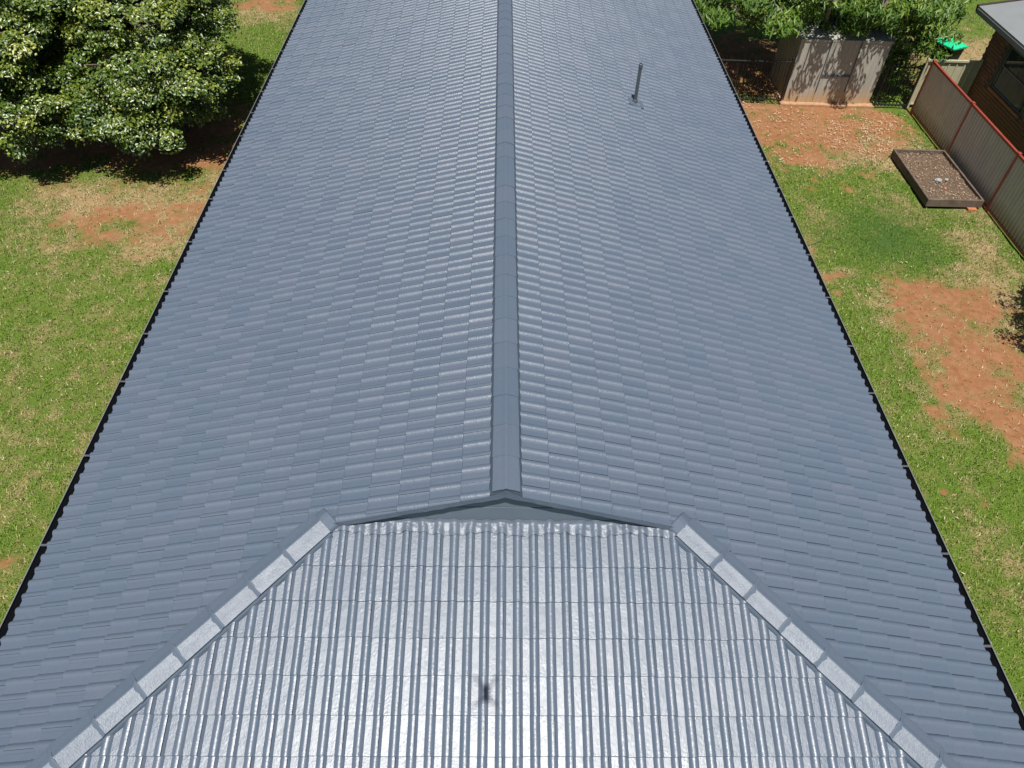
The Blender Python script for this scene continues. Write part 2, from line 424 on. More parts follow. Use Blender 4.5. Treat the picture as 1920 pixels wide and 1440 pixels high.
while y < YEND:
    o = bpy.data.objects.new('ridge_cap', rm[k % 4]); o.location = (0, y, HR+.106+random.uniform(-.002, .002)); o.rotation_euler = (random.uniform(-.003, .003), random.uniform(-.008, .008), random.uniform(-.004, .004))
    link(o, roof_o); y += .38; k += 1
mb = MB(); mb.prism([(-.152, -.04), (.152, -.04), (.138, .005), (.118, .06), (0, .09), (-.118, .06), (-.138, .005)], YV+.004, YEND, Matrix.Translation((0, 0, HR)))
mb.build('ridge_bedding', M['mortar'], roof_o)

# --- hip caps with a pointed collar at every lap
hip_mesh = [cap_mesh(.405, .138, .052, .016, 20+s) for s in range(4)]
for s in (-1, 1):
    y1 = YV+.02; x1 = TPF*(YAP-y1)/TP
    top = Vector((s*x1, y1, zf(y1))); y2 = YF0+.05; x2 = TPF*(YAP-y2)/TP; bot = Vector((s*x2, y2, zf(y2)))
    d = (top-bot).normalized(); Ltot = (top-bot).length           # d = up the hip
    ex = d.cross(Vector((0, 0, 1))).normalized(); ez = ex.cross(d)
    def hipM(t, lift=.0):
        o_ = bot+d*t+ez*lift
        return Matrix(((ex.x, d.x, ez.x, o_.x), (ex.y, d.y, ez.y, o_.y), (ex.z, d.z, ez.z, o_.z), (0, 0, 0, 1)))
    mb = MB(); mb.prism([(-.165, -.06), (.165, -.06), (.15, -.008), (.122, .03), (0, .07), (-.122, .03), (-.15, -.008)], -.02, Ltot-.006, hipM(0, .01))
    mb.build('hip_bedding', M['mortar'], roof_o)
    t = -.03; k = 0
    t = Ltot-.40*math.ceil(Ltot/.40)
    while t < Ltot-.05:
        o = bpy.data.objects.new('hip_cap', hip_mesh[(k+(2 if s > 0 else 0)) % 4]); o.matrix_world = hipM(t, .092+random.uniform(-.002, .002))
        link(o, roof_o)
        # pointing fillet closing the step at the lower end of the cap above
        col = MB(); pr = [(-.142, -.054), (-.07, -.026), (-.012, -.004), (.012, -.004), (.07, -.026), (.142, -.054)]
        vs = []
        for yy, zz in ((.008, .018), (-.008, .018), (-.064, -.012), (-.076, -.022)):
            for x, z in pr: vs.append(hipM(t, .094) @ Vector((x*1.01+random.uniform(-.003, .003), yy+random.uniform(-.004, .004), z+zz+random.uniform(-.001, .001))))
        col.add(vs, [(r_*6+q_, r_*6+q_+1, (r_+1)*6+q_+1, (r_+1)*6+q_) for r_ in range(3) for q_ in range(5)])
        if t > 0: col.build('cap_pointing', M['mortar'], roof_o)
        t += .40; k += 1
    # rounded mortar stop at the head of the hip
    mb = MB(); mb.prism([(-.135, .0), (-.12, .045), (-.03, .092), (.03, .092), (.12, .045), (.135, .0)], Ltot-.012, Ltot+.11, hipM(0, -.012)); mb.build('hip_end_mortar', M['mortar'], roof_o, bevel=.01)

# --- gable: barge pointing, fibre cement sheets, flashing
for s in (-1, 1):
    mb = MB(); nseg = 24; top_, vs = [], []
    for k in range(nseg+1):
        x = 1.77*k/nseg; j1 = random.uniform(-.004, .004); tp_ = .030 if x > .1 else .075-.3*x
        z = zr(x)
        vs += [(s*x, YV-.006+random.uniform(-.002, .002), z+tp_+.002*random.random()), (s*x, YV-.012+j1*.5, z-.028+j1), (s*x, YV-.002, z-.052+j1+random.uniform(-.004, .004)), (s*x, YW-.02, z-.052)]
    fs = [(k*4+a, k*4+a+1, k*4+a+5, k*4+a+4) for k in range(nseg) for a in range(3)]
    if s < 0: fs = [f[::-1] for f in fs]
    mb.add(vs, fs); mb.build('verge_pointing', M['mortar'], roof_o)
gw = MB(); zb = zf(YW)-.06
zj = 3.752
def tri_sheet(name, z0, z1, y0, mat):
    mb = MB(); xa = min(1.75, (HR-.03-z0)/TP); xb = max(.0, (HR-.03-z1)/TP)
    pts = [(-xa, z0), (xa, z0), (xb, z1), (-xb, z1)]
    mb.prism(pts, y0, y0+.008); return hpart(mb.build(name, mat, house))
tri_sheet('gable_sheet', zj+.012, HR-.032, YW, M['fibro']); tri_sheet('gable_sheet', zb, zj, YW, M['fibro'])
mb = MB(); mb.prism([(-1.6, zb), (1.6, zb), (0, zb+1.6*TP)], YW+.01, YW+.03); hpart(mb.build('gable_frame', M['deck'], house))
# dressed flashing over the tile heads
nxs, nys = 260, 12
vs = []
pr_rng = random.Random(3)
for jy in range(nys):
    for ix in range(nxs):
        x = -1.72+3.44*ix/(nxs-1)
        t = jy/(nys-1)
        lim = min(YW-.004, YAP-TP*(abs(x)+.03)/TPF)
        y = lim-(.125+.018*math.sin(x*9)+.006*math.sin(x*61))*t*math.cos(PF)
        p_ = prof(x-.02)*.9
        wob = (fbm(np.array([x*14.0]), np.array([t*3.0+5]), 3)[0]-.5)*.022*(1-.75*t)
        fold = .012*math.sin(x*43+2*math.sin(x*17))*max(0, .6-t)
        z = zf(y)+TT*.9+.004+p_*(1-.25*(1-t))+wob*.7+fold+(.03*(max(0, .22-t)/.22)**2)
        vs.append((x, y, z))
fs = [(a*nxs+b_, (a+1)*nxs+b_, (a+1)*nxs+b_+1, a*nxs+b_+1) for a in range(nys-1) for b_ in range(nxs-1)]
mb = MB(); mb.add(vs, fs); mb.build('flashing_strip', M['flash'], roof_o, smooth=True)

# --- gutters
for s in (-1, 1):
    x0 = W-.05; zt = zr(W)+.0
    g = [(x0, zt-.005), (x0, zt-.115), (x0+.135, zt-.115), (x0+.155, zt-.02), (x0+.155, zt+.0), (x0+.151, zt), (x0+.149, zt-.018), (x0+.13, zt-.109), (x0+.004, zt-.109), (x0+.004, zt-.005)]
    mb = MB(); mb.prism([(s*x, z) for x, z in g], YF0-.1, YEND); go = hpart(mb.build('gutter', M['gutter'], house))
    mb = MB(); mb.tube([(s*(x0+.154), YF0-.1, zt+.003), (s*(x0+.154), YEND, zt+.003)], .0055, 8)
    mb.build('gutter_bead', M['lip'], go).matrix_parent_inverse = Matrix()
    y = 1.3
    while y < YEND:
        mb = MB(); a, b_ = sorted((s*(W-.02), s*(x0+.153))); mb.box(a, b_, y-.013, y+.013, zt+.002, zt+.006)
        mb.build('gutter_strap', M['bracket'], go, bevel=.001); y += random.choice([.9, 1.2, .9, 1.05])
x0 = None
mb = MB(); zt = zf(YF0)
mb.prism([(-W-.08, zt-.115), (W+.08, zt-.115), (W+.08, zt), (-W-.08, zt)], YF0-.1, YF0-.09); mb.box(-W-.08, W+.08, YF0-.09, YF0+.02, zt-.115, zt-.109)
hpart(mb.build('gutter', M['gutter'], house))

# --- vent pipe on the right slope
px, py = 2.39, 12.93; pz = zr(px)
vp = MB(); vp.tube([(px, py, pz-.1), (px, py, pz+.735)], .031, 16)
vo = hpart(vp.build('vent_pipe', M['pipe'], house, smooth=False))
mb = MB(); mb.tube([(px, py, pz+.66), (px, py, pz+.70), (px, py, pz+.735), (px, py, pz+.742)], [.036, .037, .034, .026], 16); mb.build('pipe_cowl', M['pipe'], vo)
mb = MB(); mb.tube([(px, py, pz+.742), (px, py, pz+.7435)], [.024, .024], 14); mb.build('pipe_opening_shade', M['pipe_dark'], vo)  # dark disc on the closed pipe end, painted shade of the hollow
mb = MB(); mb.tube([(px, py, pz+.0), (px, py, pz+.03), (px, py, pz+.085), (px, py, pz+.09)], [.06, .052, .043, .034], 16); mb.build('pipe_collar', M['pipe'], vo)
mb = MB(); T_ = Matrix.Translation((px+.02, py, zr(px+.02)+.044)) @ Matrix.Rotation(P, 4, 'Y')
mb.box(-.14, .15, -.12, .12, -.02, -.008, T_); mb.build('pipe_flashing', M['tile'], vo, bevel=.003)

# ------------------------------------------------------------------ trees
def leaf_mat(name, dark, light, yellow, rough=.34, trans=.25):
    m, nt, b = newmat(name)
    t = attr(nt, 'tint')
    c = ramp(nt, t, [(0, dark), (.55, light), (.9, yellow), (1, yellow)])
    nt.links.new(c, b.inputs['Base Color']); b.inputs['Roughness'].default_value = rough; b.inputs['Specular IOR Level'].default_value = .7
    tr = nd(nt, 'ShaderNodeBsdfTranslucent'); nt.links.new(mix(nt, 1.0, c, (1.0, 1.0, .55), 'MULTIPLY'), tr.inputs['Color'])
    ms = nd(nt, 'ShaderNodeMixShader'); ms.inputs[0].default_value = trans
    out = nt.nodes['Material Output']
    nt.links.new(b.outputs[0], ms.inputs[1]); nt.links.new(tr.outputs[0], ms.inputs[2]); nt.links.new(ms.outputs[0], out.inputs['Surface'])
    return m
M['leafA'] = leaf_mat('broad_glossy_leaf', (.034, .076, .009), (.12, .185, .018), (.34, .36, .06), .36, .18)
M['leafB'] = leaf_mat('long_soft_leaf', (.042, .105, .010), (.12, .225, .018), (.24, .33, .045), .46, .28)
M['bark'] = simple('grey_brown_bark', (.14, .11, .085), .9, .3, 18, bs=.6, bscale=40, bdist=.01)
M['twig'] = simple('bare_grey_twig', (.26, .22, .18), .85, .2, 18, bs=0)
def unit(v): return v/np.maximum(1e-9, np.linalg.norm(v, axis=-1, keepdims=True))
def leaves(C, out, L, Wd, rng, droop=.2, spread=.7, sunny=1.0):
    """one folded kite per leaf. C centres, out outward directions"""
    n = len(C)
    nrm = unit(out*.55+np.array([0, -.33, .75])*sunny+rng.normal(0, spread*.5, (n, 3)))
    a = rng.normal(0, 1, (n, 3)); a = unit(a-nrm*(a*nrm).sum(1, keepdims=True)); a = unit(a+np.array([0, 0, -droop])+out*.25)
    bb = unit(np.cross(nrm, a)); nrm = np.cross(a, bb)
    l = L*rng.uniform(.5, 1.35, (n, 1)); w = Wd*rng.uniform(.7, 1.2, (n, 1))
    v0 = C-a*l*.5; v1 = C+bb*w*.5+nrm*w*.16-a*l*.05; v2 = C+a*l*.5-nrm*l*.08; v3 = C-bb*w*.5+nrm*w*.16-a*l*.05
    V = np.stack([v0, v1, v2, v3], 1).reshape(-1, 3)
    k = np.arange(n)*4
    I = np.stack([k, k+1, k+2, k, k+2, k+3], 1).ravel()
    return V, I
def tree(name, label, base, lobes, mat, seed, L=.085, Wd=.05, dens=1.0, droop=.2, clump=.42, trunk_r=.13, group=None, twigs=False, yb=0.25):
    rng = np.random.default_rng(seed); rr = random.Random(seed)
    root = empty(name, base, label, 'tree', group); bx, by, bz = base
    Vs, Is, Ts = [], [], []; nv = 0
    limb = MB(); tw = MB()
    zc = min(l[2]-l[3]*.4 for l in lobes)
    fork = Vector((rr.uniform(-.1, .1), rr.uniform(-.1, .1), max(.5, zc*.75)))
    limb.tube([(0, 0, -.12), (0, 0, .08), (fork.x*.5, fork.y*.5, fork.z*.5), fork], [trunk_r*1.35, trunk_r*1.05, trunk_r*.92, trunk_r*.85], 9)
    for lx, ly, lz, r in lobes:
        c = Vector((lx-bx, ly-by, lz-bz))
        midp = (fork+c)*.5+Vector((rr.uniform(-.2, .2), rr.uniform(-.2, .2), rr.uniform(.0, .3)))
        limb.tube([fork-Vector((0, 0, .08)), midp, c], [trunk_r*.6, trunk_r*.42, trunk_r*.2], 7)
        ncl = max(8, int(26*r*r*dens)+6)
        for k in range(ncl):
            d = rng.normal(0, 1, 3); d[2] = abs(d[2])*.9-.35 if rng.random() < .8 else d[2]; d /= np.linalg.norm(d)
            rad = r*(rng.uniform(.6, 1.2) if rng.random() < .85 else rng.uniform(.3, .7))
            cc = np.array(c)+d*rad*np.array([1, 1, .85]); cr = clump*r**.35*rng.uniform(.35, 1.2)
            if cc[2] < .45: cc[2] = .45+rng.random()*.3
            if rr.random() < .5:
                e_ = Vector(cc); mm = (c+e_)*.5+Vector((rr.uniform(-.1, .1), rr.uniform(-.1, .1), rr.uniform(-.05, .1)))
                limb.tube([c, mm, e_], [.026, .016, .006], 5, cap=False)
            nl = int(330*cr*cr/(.42**2)*(.07/L)*dens)
            dd = unit(rng.normal(0, 1, (nl, 3))); dd[:, 2] = np.where(rng.random(nl) < .75, np.abs(dd[:, 2]), dd[:, 2])
            rr_ = cr*np.power(rng.uniform(.12, 1, (nl, 1)), .45)
            pos = cc+dd*rr_*np.array([1.1, 1.1, .72])+rng.normal(0, .02, (nl, 3))
            V, I = leaves(pos, unit(dd+d*.6), L, Wd, rng, droop)
            tint = np.clip(rng.normal(.38+.16*rng.normal(), .2, nl)+.12*dd[:, 2]+(rng.random(nl) < yb*.2)*.35, 0, 1)
            Vs.append(V); Is.append(I+nv); nv += len(V); Ts.append(np.repeat(tint, 4))
    limb.build('trunk', M['bark'], root, smooth=True)
    big_mesh('crown', np.concatenate(Vs), 3, np.concatenate(Is), mat, root, dict(tint=np.concatenate(Ts)))
    if twigs:
        for q in twigs:
            p = Vector(q)-Vector(base)
            for k in range(26):
                a = Vector((rr.gauss(0, 1), rr.gauss(0, 1), abs(rr.gauss(.5, .6)))).normalized(); l = rr.uniform(.25, .7)
                p0 = p+Vector((rr.uniform(-.35, .35), rr.uniform(-.35, .35), rr.uniform(-.2, .1)))
                tw.tube([p0, p0+a*l*.5+Vector((0, 0, rr.uniform(-.06, .06))), p0+a*l+Vector((rr.uniform(-.1, .1), rr.uniform(-.1, .1), -.05))], [.008, .006, .003], 4, cap=False)
        tw.build('dead_twigs', M['twig'], root)
    return root
tree('broadleaf_tree', 'bushy glossy-leaved tree whose crown comes closest to the tiled house', (-8.1, 17.6, 0),
     [(-7.75, 16.2, 1.75, 1.05), (-7.6, 17.6, 1.75, .9), (-8.5, 15.75, 1.35, .85), (-7.85, 18.8, 2.3, 1.15), (-8.3, 17.3, 3.0, 1.2), (-7.9, 19.6, 3.4, 1.2), (-9.2, 18.8, 3.6, 1.4), (-8.6, 16.3, 2.2, .7), (-7.3, 16.9, 1.05, .6), (-7.2, 18.0, 1.2, .6), (-7.9, 15.55, .95, .6), (-8.6, 18.6, 1.7, 1.2), (-8.8, 20.4, 2.4, 1.4), (-7.9, 17.0, 1.2, 1.0)],
     M['leafA'], 21, dens=1.4, L=.085, Wd=.054, clump=.36, twigs=[(-7.9, 17.1, 2.75), (-8.3, 17.9, 3.5)], group=None)
tree('broadleaf_tree', 'bushy glossy-leaved tree on the lawn side away from the tiled house', (-11.4, 17.2, 0),
     [(-10.5, 15.6, 1.7, .95), (-10.9, 16.2, 2.9, 1.05), (-10.3, 17.4, 3.5, 1.1), (-11.9, 15.9, 2.0, 1.2), (-12.2, 17.2, 3.2, 1.4), (-10.9, 18.6, 4.2, 1.3), (-9.7, 15.75, 1.15, .6), (-12.8, 15.4, 1.5, 1.0), (-10.6, 15.4, .95, .55), (-11.3, 17.0, 1.5, 1.3), (-10.0, 18.5, 2.0, 1.2), (-12.3, 18.8, 2.5, 1.6), (-10.4, 20.2, 3.0, 1.5), (-13.6, 17.0, 2.4, 1.4), (-12.6, 20.6, 3.2, 1.7)],
     M['leafA'], 35, dens=1.4, L=.085, Wd=.054, clump=.36)
tree('leafy_tree', 'drooping long-leaved green tree hanging over the metal garden shed', (9.2, 22.4, 0),
     [(8.6, 20.5, 2.45, .75), (7.1, 20.3, 2.25, .8), (6.0, 20.3, 2.35, .75), (9.6, 20.4, 2.5, .75), (10.6, 20.5, 2.35, .8), (11.3, 20.9, 1.9, .85), (9.5, 19.45, 2.75, .55), (10.7, 19.6, 2.7, .5), (11.9, 21.3, 2.4, .6),
      (8.2, 19.5, 2.9, .55), (9.0, 22.3, 3.6, 1.7), (6.6, 21.8, 3.3, 1.5), (11.4, 22.2, 3.2, 1.4), (5.0, 20.9, 3.9, .8), (7.2, 23.6, 2.9, 1.6), (10.3, 24.0, 3.2, 1.6), (5.4, 22.9, 2.6, 1.3), (7.6, 21.2, 2.9, 1.0), (10.0, 21.2, 3.1, 1.1), (8.8, 20.8, 3.6, 1.1), (6.3, 24.6, 2.2, 1.4), (11.9, 23.6, 2.6, 1.2), (11.1, 20.9, .8, .5), (11.6, 20.6, 1.5, .6), (9.2, 20.0, 2.15, .42), (10.2, 20.05, 2.1, .38), (8.5, 20.6, 2.2, .5), (9.8, 20.8, 2.3, .6), (9.2, 21.1, 2.2, .55)],
     M['leafB'], 52, L=.2, Wd=.052, droop=.9, clump=.36, trunk_r=.16, dens=1.2)
tree('small_garden_tree', 'small leafy tree by the fence that shades the red earth', (11.0, 9.9, 0),
     [(10.55, 9.75, 1.7, .6), (10.75, 10.45, 1.9, .55), (10.8, 10.9, 1.8, .5), (11.0, 10.0, 2.4, .5)], M['leafA'], 64, L=.07, Wd=.04, trunk_r=.05, clump=.3)

# ------------------------------------------------------------------ right side: fence, shed, bed, neighbour
M['sheet'] = None
m, nt, b = newmat('beige_fence_sheet')
geo = nd(nt, 'ShaderNodeSeparateXYZ'); nt.links.new(nd(nt, 'ShaderNodeNewGeometry').outputs['Position'], geo.inputs[0])
n1 = noise(nt, 5, 4, stretch=(1, 1, .25))
c = ramp(nt, n1, [(.3, (.58, .54, .46)), (.7, (.67, .63, .54))])
dust = ramp(nt, math_(nt, 'ADD', geo.outputs['Z'], math_(nt, 'MULTIPLY', n1, -.35)), [(.02, 1), (.28, 0)])
nt.links.new(mix(nt, math_(nt, 'MULTIPLY', dust, .6), c, (.30, .17, .09)), b.inputs['Base Color']); b.inputs['Roughness'].default_value = .5
M['sheet'] = m
M['red'] = simple('red_oxide_steel', (.30, .055, .035), .5, .15, 10, bs=.05)
def ribbed(length, h, pitch=.118, depth=.026):
    """trapezoid-ribbed sheet along +y, from z=0 to h, in the x=0 plane"""
    pts = []; y = 0
    while y < length:
        for dy, dx in ((0, 0), (.048, 0), (.062, depth), (.098, depth), (.112, 0)):
            if y+dy <= length: pts.append((dx, y+dy))
        y += pitch
    pts.append((0, length))
    vs = [(x, y, z) for z in (0, h) for x, y in pts]; n = len(pts)
    return vs, [(k, k+1, n+k+1, n+k) for k in range(n-1)]
fx = 11.46
fence = empty('metal_fence', (fx, 12, 0), 'beige ribbed metal fence with red posts and rails', 'fence')
posts = [19.52-2.37*k for k in range(9)]
for k in range(8):
    y1, y0 = posts[k]-.03, posts[k+1]+.03
    vs, fs = ribbed(y1-y0, 1.36)
    mb = MB(); mb.add([(x-.012, y+y0-12, z+.05) for x, y, z in vs], fs); mb.build('fence_sheet', M['sheet'], fence)
    mb = MB(); mb.box(-.028, .028, y0-12-.03, y1-12+.03, 1.405, 1.465); mb.build('top_rail', M['red'], fence, bevel=.006)
    mb = MB(); mb.box(-.028, .028, y0-12-.0, y1-12+.0, .03, .085); mb.build('bottom_rail', M['red'], fence, bevel=.005)
for yk in posts:
    mb = MB(); mb.box(-.034, .034, yk-12-.03, yk-12+.03, -.1, 1.475); mb.build('fence_post', M['red'], fence, bevel=.005)
    mb = MB(); mb.box(-.04, .04, yk-12-.045, yk-12+.045, 1.468, 1.486); mb.build('post_bracket', M['red'], fence, bevel=.004)

# pool-style bar fence
M['black'] = simple('black_powder_coat', (.012, .012, .013), .4, .1, bs=0)
def bar_fence(x0, x1, yy, h, label, ends=(True, True)):
    f = empty('bar_fence', (x0, yy, 0), label, 'fence', None); Lx = x1-x0
    for z in (.07, h-.12):
        mb = MB(); mb.box(0, Lx, -.018, .018, z, z+.035); mb.build('rail', M['black'], f, bevel=.003)
    nb = int(Lx/.098)
    me = None
    for k in range(1, nb):
        if me is None:
            mb = MB(); mb.tube([(0, 0, .02), (0, 0, h)], .009, 8); o = mb.build('bar', M['black'], f); me = o.data
        else: o = link(bpy.data.objects.new('bar', me), f)
        o.location = (Lx*k/nb, 0, 0)
    for e_, x in zip(ends, (0, Lx)):
        if e_:
            mb = MB(); mb.box(x-.025, x+.025, -.025, .025, -.1, h+.02); mb.build('post', M['black'], f, bevel=.003)
bar_fence(5.25, 7.86, 19.93, 1.25, 'black metal bar fence between the tiled house and the shed')
bar_fence(10.48, 11.40, 19.80, 1.25, 'black metal bar fence between the shed and the beige fence')

# garden shed
m, nt, b = newmat('shed_sheet')
geo = nd(nt, 'ShaderNodeSeparateXYZ'); nt.links.new(nd(nt, 'ShaderNodeNewGeometry').outputs['Position'], geo.inputs[0])
n1 = noise(nt, 3.5, 4, stretch=(2, 1, .35))
c = ramp(nt, n1, [(.3, (.34, .33, .285)), (.7, (.43, .415, .36))])
zz = math_(nt, 'ADD', geo.outputs['Z'], math_(nt, 'MULTIPLY', math_(nt, 'SUBTRACT', n1, .5), .5))
nt.links.new(mix(nt, math_(nt, 'MULTIPLY', ramp(nt, zz, [(.08, 1), (.52, 0)]), .8), c, (.50, .31, .14)), b.inputs['Base Color'])
b.inputs['Roughness'].default_value = .5; bump(nt, b, noise(nt, 4, 2), .25, .02)
M['shed'] = m
M['seam'] = simple('dark_shed_trim', (.09, .10, .11), .5, .15, bs=0)
M['slab'] = simple('red_stained_concrete', (.42, .24, .13), .9, .2, 9, bs=.3)
sx0, sx1, sy0, sy1, sz = 7.93, 10.37, 19.92, 21.5, 1.76
shed = empty('garden_shed', (sx0, sy0, 0), 'grey-beige ribbed metal garden shed under the leafy tree', 'shed')
SW, SD = sx1-sx0, sy1-sy0
def panel(x0, x1, z0, z1, nm, dy=0):
    pts = []; x = x0
    while x < x1-.02:
        for dx, d_ in ((0, 0), (.085, 0), (.092, .009), (.108, .009), (.115, 0)):
            if x+dx < x1: pts.append((x+dx, d_))
        x += .135
    pts.append((x1, 0)); n = len(pts)
    mb = MB(); mb.add([(x, -d_+dy, z) for z in (z0, z1) for x, d_ in pts], [(k, k+1, n+k+1, n+k) for k in range(n-1)])
    return mb.build(nm, M['shed'], shed)
panel(0, SW*.335, .06, sz, 'front_panel'); panel(SW*.665, SW, .06, sz-.03, 'front_panel')
dr = panel(SW*.335, SW*.665, .06, sz-.015, 'door', -.016)
mb = MB(); mb.box(SW*.345, SW*.655, -.045, -.018, .80, .86); mb.build('door_rail', M['seam'], dr, bevel=.003)
for x in (.335, .665):
    mb = MB(); mb.box(SW*x-.012, SW*x+.012, -.034, -.012, .38, sz-.01); mb.build('door_jamb', M['seam'], dr)
vs, fs = ribbed(SD, sz-.06, .135, .01)
mb = MB(); mb.add([(x-.0, y, z+.06) for x, y, z in vs], fs); mb.build('side_wall', M['shed'], shed)
mb = MB(); mb.add([(SW-x, y, z+.06) for x, y, z in vs], fs); mb.build('side_wall', M['shed'], shed)
mb = MB(); mb.box(0, SW, SD, SD+.01, .06, sz-.1); mb.build('back_wall', M['shed'], shed)
mb = MB(); x = -.04; pts = []
while x < SW+.04:
    for dx, d_ in ((0, 0), (.075, 0), (.09, .016), (.12, .016)): pts.append((x+dx, d_))
    x += .135
n = len(pts); mb.add([(x, y, z+d_) for y, z in ((-.02, sz+.004), (SD*.5, sz+.10), (SD+.04, sz+.004)) for x, d_ in pts], [(r_*n+k, r_*n+k+1, (r_+1)*n+k+1, (r_+1)*n+k) for r_ in range(2) for k in range(n-1)])
mb.build('roof', M['shed'], shed)
mb = MB(); mb.box(-.02, SW+.02, -.022, -.004, sz-.045, sz+.012); mb.build('roof_trim', M['shed'], shed, bevel=.003)
slab = MB(); slab.box(sx0-.1, sx1+.12, sy0-.16, sy1+.1, -.08, .055)
tag(slab.build('concrete_slab', M['slab'], None, bevel=.012), 'red-stained concrete slab under the garden shed', 'slab')

# raised garden bed
M['sleeper'] = simple('weathered_sleeper', (.13, .095, .07), .85, .35, 7, bs=.5, bscale=30, bdist=.01)
m, nt, b = newmat('bed_soil')
n1 = noise(nt, 24, 5, .7); n2 = noise(nt, 70, 3)
nt.links.new(mix(nt, ramp(nt, n2, [(.62, 0), (.74, .7)]), ramp(nt, n1, [(.3, (.055, .034, .022)), (.7, (.20, .135, .085))]), (.30, .22, .15)), b.inputs['Base Color'])
b.inputs['Roughness'].default_value = .95; bump(nt, b, n1, 1, .03)
M['bedsoil'] = m
bx0, bx1, by0, by1 = 9.99, 11.33, 14.82, 17.12
bed = empty('raised_garden_bed', (bx0, by0, 0), 'low rectangular timber garden bed of dry soil against the fence', 'garden bed')
BW, BL = bx1-bx0, by1-by0
for a in ((0, BW, 0, .05), (0, BW, BL-.05, BL), (0, .05, .052, BL-.052), (BW-.05, BW, .052, BL-.052)):
    mb = MB(); mb.box(a[0], a[1], a[2], a[3], .03, .225); mb.build('board', M['sleeper'], bed, bevel=.006)
n = 36; V = []
for iy in range(n):
    for ix in range(n):
        x = .045+(BW-.09)*ix/(n-1); y = .045+(BL-.09)*iy/(n-1)
        V.append((x, y, .14+(fbm(np.array([x*3.]), np.array([y*3.]), 4)[0]-.5)*.14+random.uniform(-.006, .006)))
mb = MB(); mb.add(V, [(a*n+c_, a*n+c_+1, (a+1)*n+c_+1, (a+1)*n+c_) for a in range(n-1) for c_ in range(n-1)])
mb.build('bed_soil', M['bedsoil'], bed, smooth=True)
M['orange_brick'] = simple('orange_brick', (.42, .16, .07), .85, .2, 20, bs=.3)
mb = MB(); mb.box(11.0, 11.21, by0-.09, by0+.05, -.02, .035)
tag(mb.build('brick', M['orange_brick'], None, bevel=.005), 'single orange brick under the corner of the garden bed', 'brick')
M['stone'] = simple('pale_grey_stone', (.33, .33, .32), .9, .2, 30, bs=.5)
def stone(name, loc, r, label, mat, cat='stone'):
    bm = bmesh.new(); bmesh.ops.create_icosphere(bm, subdivisions=2, radius=r)
    for v in bm.verts:
        v.co *= 1+random.uniform(-.16, .16); v.co.z *= .6
    me = bpy.data.meshes.new(name); bm.to_mesh(me); bm.free(); me.materials.append(mat)
    o = link(bpy.data.objects.new(name, me)); o.location = loc; o.rotation_euler = (0, 0, random.uniform(0, 6)); return tag(o, label, cat)
stone('stone', (10.63, 15.75, .17), .085, 'larger pale grey stone lying in the garden bed', M['stone'])
stone('stone', (10.86, 15.82, .16), .045, 'smaller grey stone lying beside the larger one in the garden bed', M['stone'])
M['terracotta'] = simple('terracotta_shard', (.5, .17, .11), .8, .15, bs=.2)
stone('pot_shard', (10.67, 15.43, .16), .035, 'small red clay shard on the soil of the garden bed', M['terracotta'], 'shard')
M['tan'] = simple('tan_rock', (.55, .42, .27), .9, .15, bs=.3)
stone('stone', (6.55, 7.55, .02), .035, 'small tan stone in the grass beside the gutter', M['tan'])

# gate between fence and neighbour
M['cream'] = simple('cream_steel', (.46, .42, .29), .5, .08, 8, bs=.05)
gate = empty('side_gate', (11.52, 19.93, 0), 'cream ribbed metal gate between the beige fence and the brick house', 'gate')
pts = []; x = .03
while x < 1.38:
    for dx, d_ in ((0, 0), (.15, 0), (.162, .022), (.19, .022), (.202, 0)): pts.append((x+dx, d_))
    x += .215
n = len(pts); mb = MB(); mb.add([(x, -d_, z) for z in (.1, 1.27) for x, d_ in pts], [(k, k+1, n+k+1, n+k) for k in range(n-1)]); mb.build('gate_sheet', M['cream'], gate)
mb = MB(); mb.box(.0, 1.47, -.045, .02, 1.272, 1.33); mb.build('top_rail', M['cream'], gate, bevel=.005)
mb = MB(); mb.box(.0, 1.47, -.02, .02, .05, .1); mb.build('bottom_rail', M['cream'], gate, bevel=.005)
mb = MB(); mb.box(.38, .44, -.075, -.046, 1.26, 1.35); mb.build('latch', M['bracket'], gate, bevel=.004)
for x in (-.02, 1.46):
    mb = MB(); mb.box(x, x+.05, -.03, .03, -.1, 1.36); mb.build('post', M['cream'], gate, bevel=.004)

# wheelie bin
M['bin'] = simple('dark_green_plastic', (.010, .028, .016), .38, .1, bs=0)
M['lid'] = simple('bright_green_plastic', (.02, .58, .27), .38, .06, bs=0)
bn = empty('wheelie_bin', (13.2, 22.0, 0), 'dark green wheelie bin with a bright green lid', 'bin'); bn.rotation_euler = (0, 0, .45)
mb = MB()
def ring(w, d, z): return [(-w, -d, z), (w, -d, z), (w, d, z), (-w, d, z)]
vs = ring(.2, .24, .06)+ring(.26, .31, .88)+ring(.29, .35, .9)+ring(.29, .35, .95)+ring(.26, .31, .95)+ring(.25, .3, .80)
mb.add(vs, [(3, 2, 1, 0)]+[(r_*4+k, r_*4+(k+1) % 4, (r_+1)*4+(k+1) % 4, (r_+1)*4+k) for r_ in range(5) for k in range(4)]+[(20, 21, 22, 23)])
mb.build('bin_body', M['bin'], bn, bevel=.008)
mb = MB(); pl = []
nn = 8
for a in range(nn+1):
    t = a/nn; yv = -.37+.76*t
    for bq in range(nn+1):
        xv = -.3+.6*bq/nn; zz = .955+.085*(1-(2*t-1)**4)*(1-(2*bq/nn-1)**4)+(.012 if bq in (3, 5) else 0); pl.append((xv, yv, zz))
n = nn+1; mb.add(pl, [(a*n+b_, a*n+b_+1, (a+1)*n+b_+1, (a+1)*n+b_) for a in range(nn) for b_ in range(nn)])
edge = [(-.3, -.37), (.3, -.37), (.3, .39), (-.3, .39)]
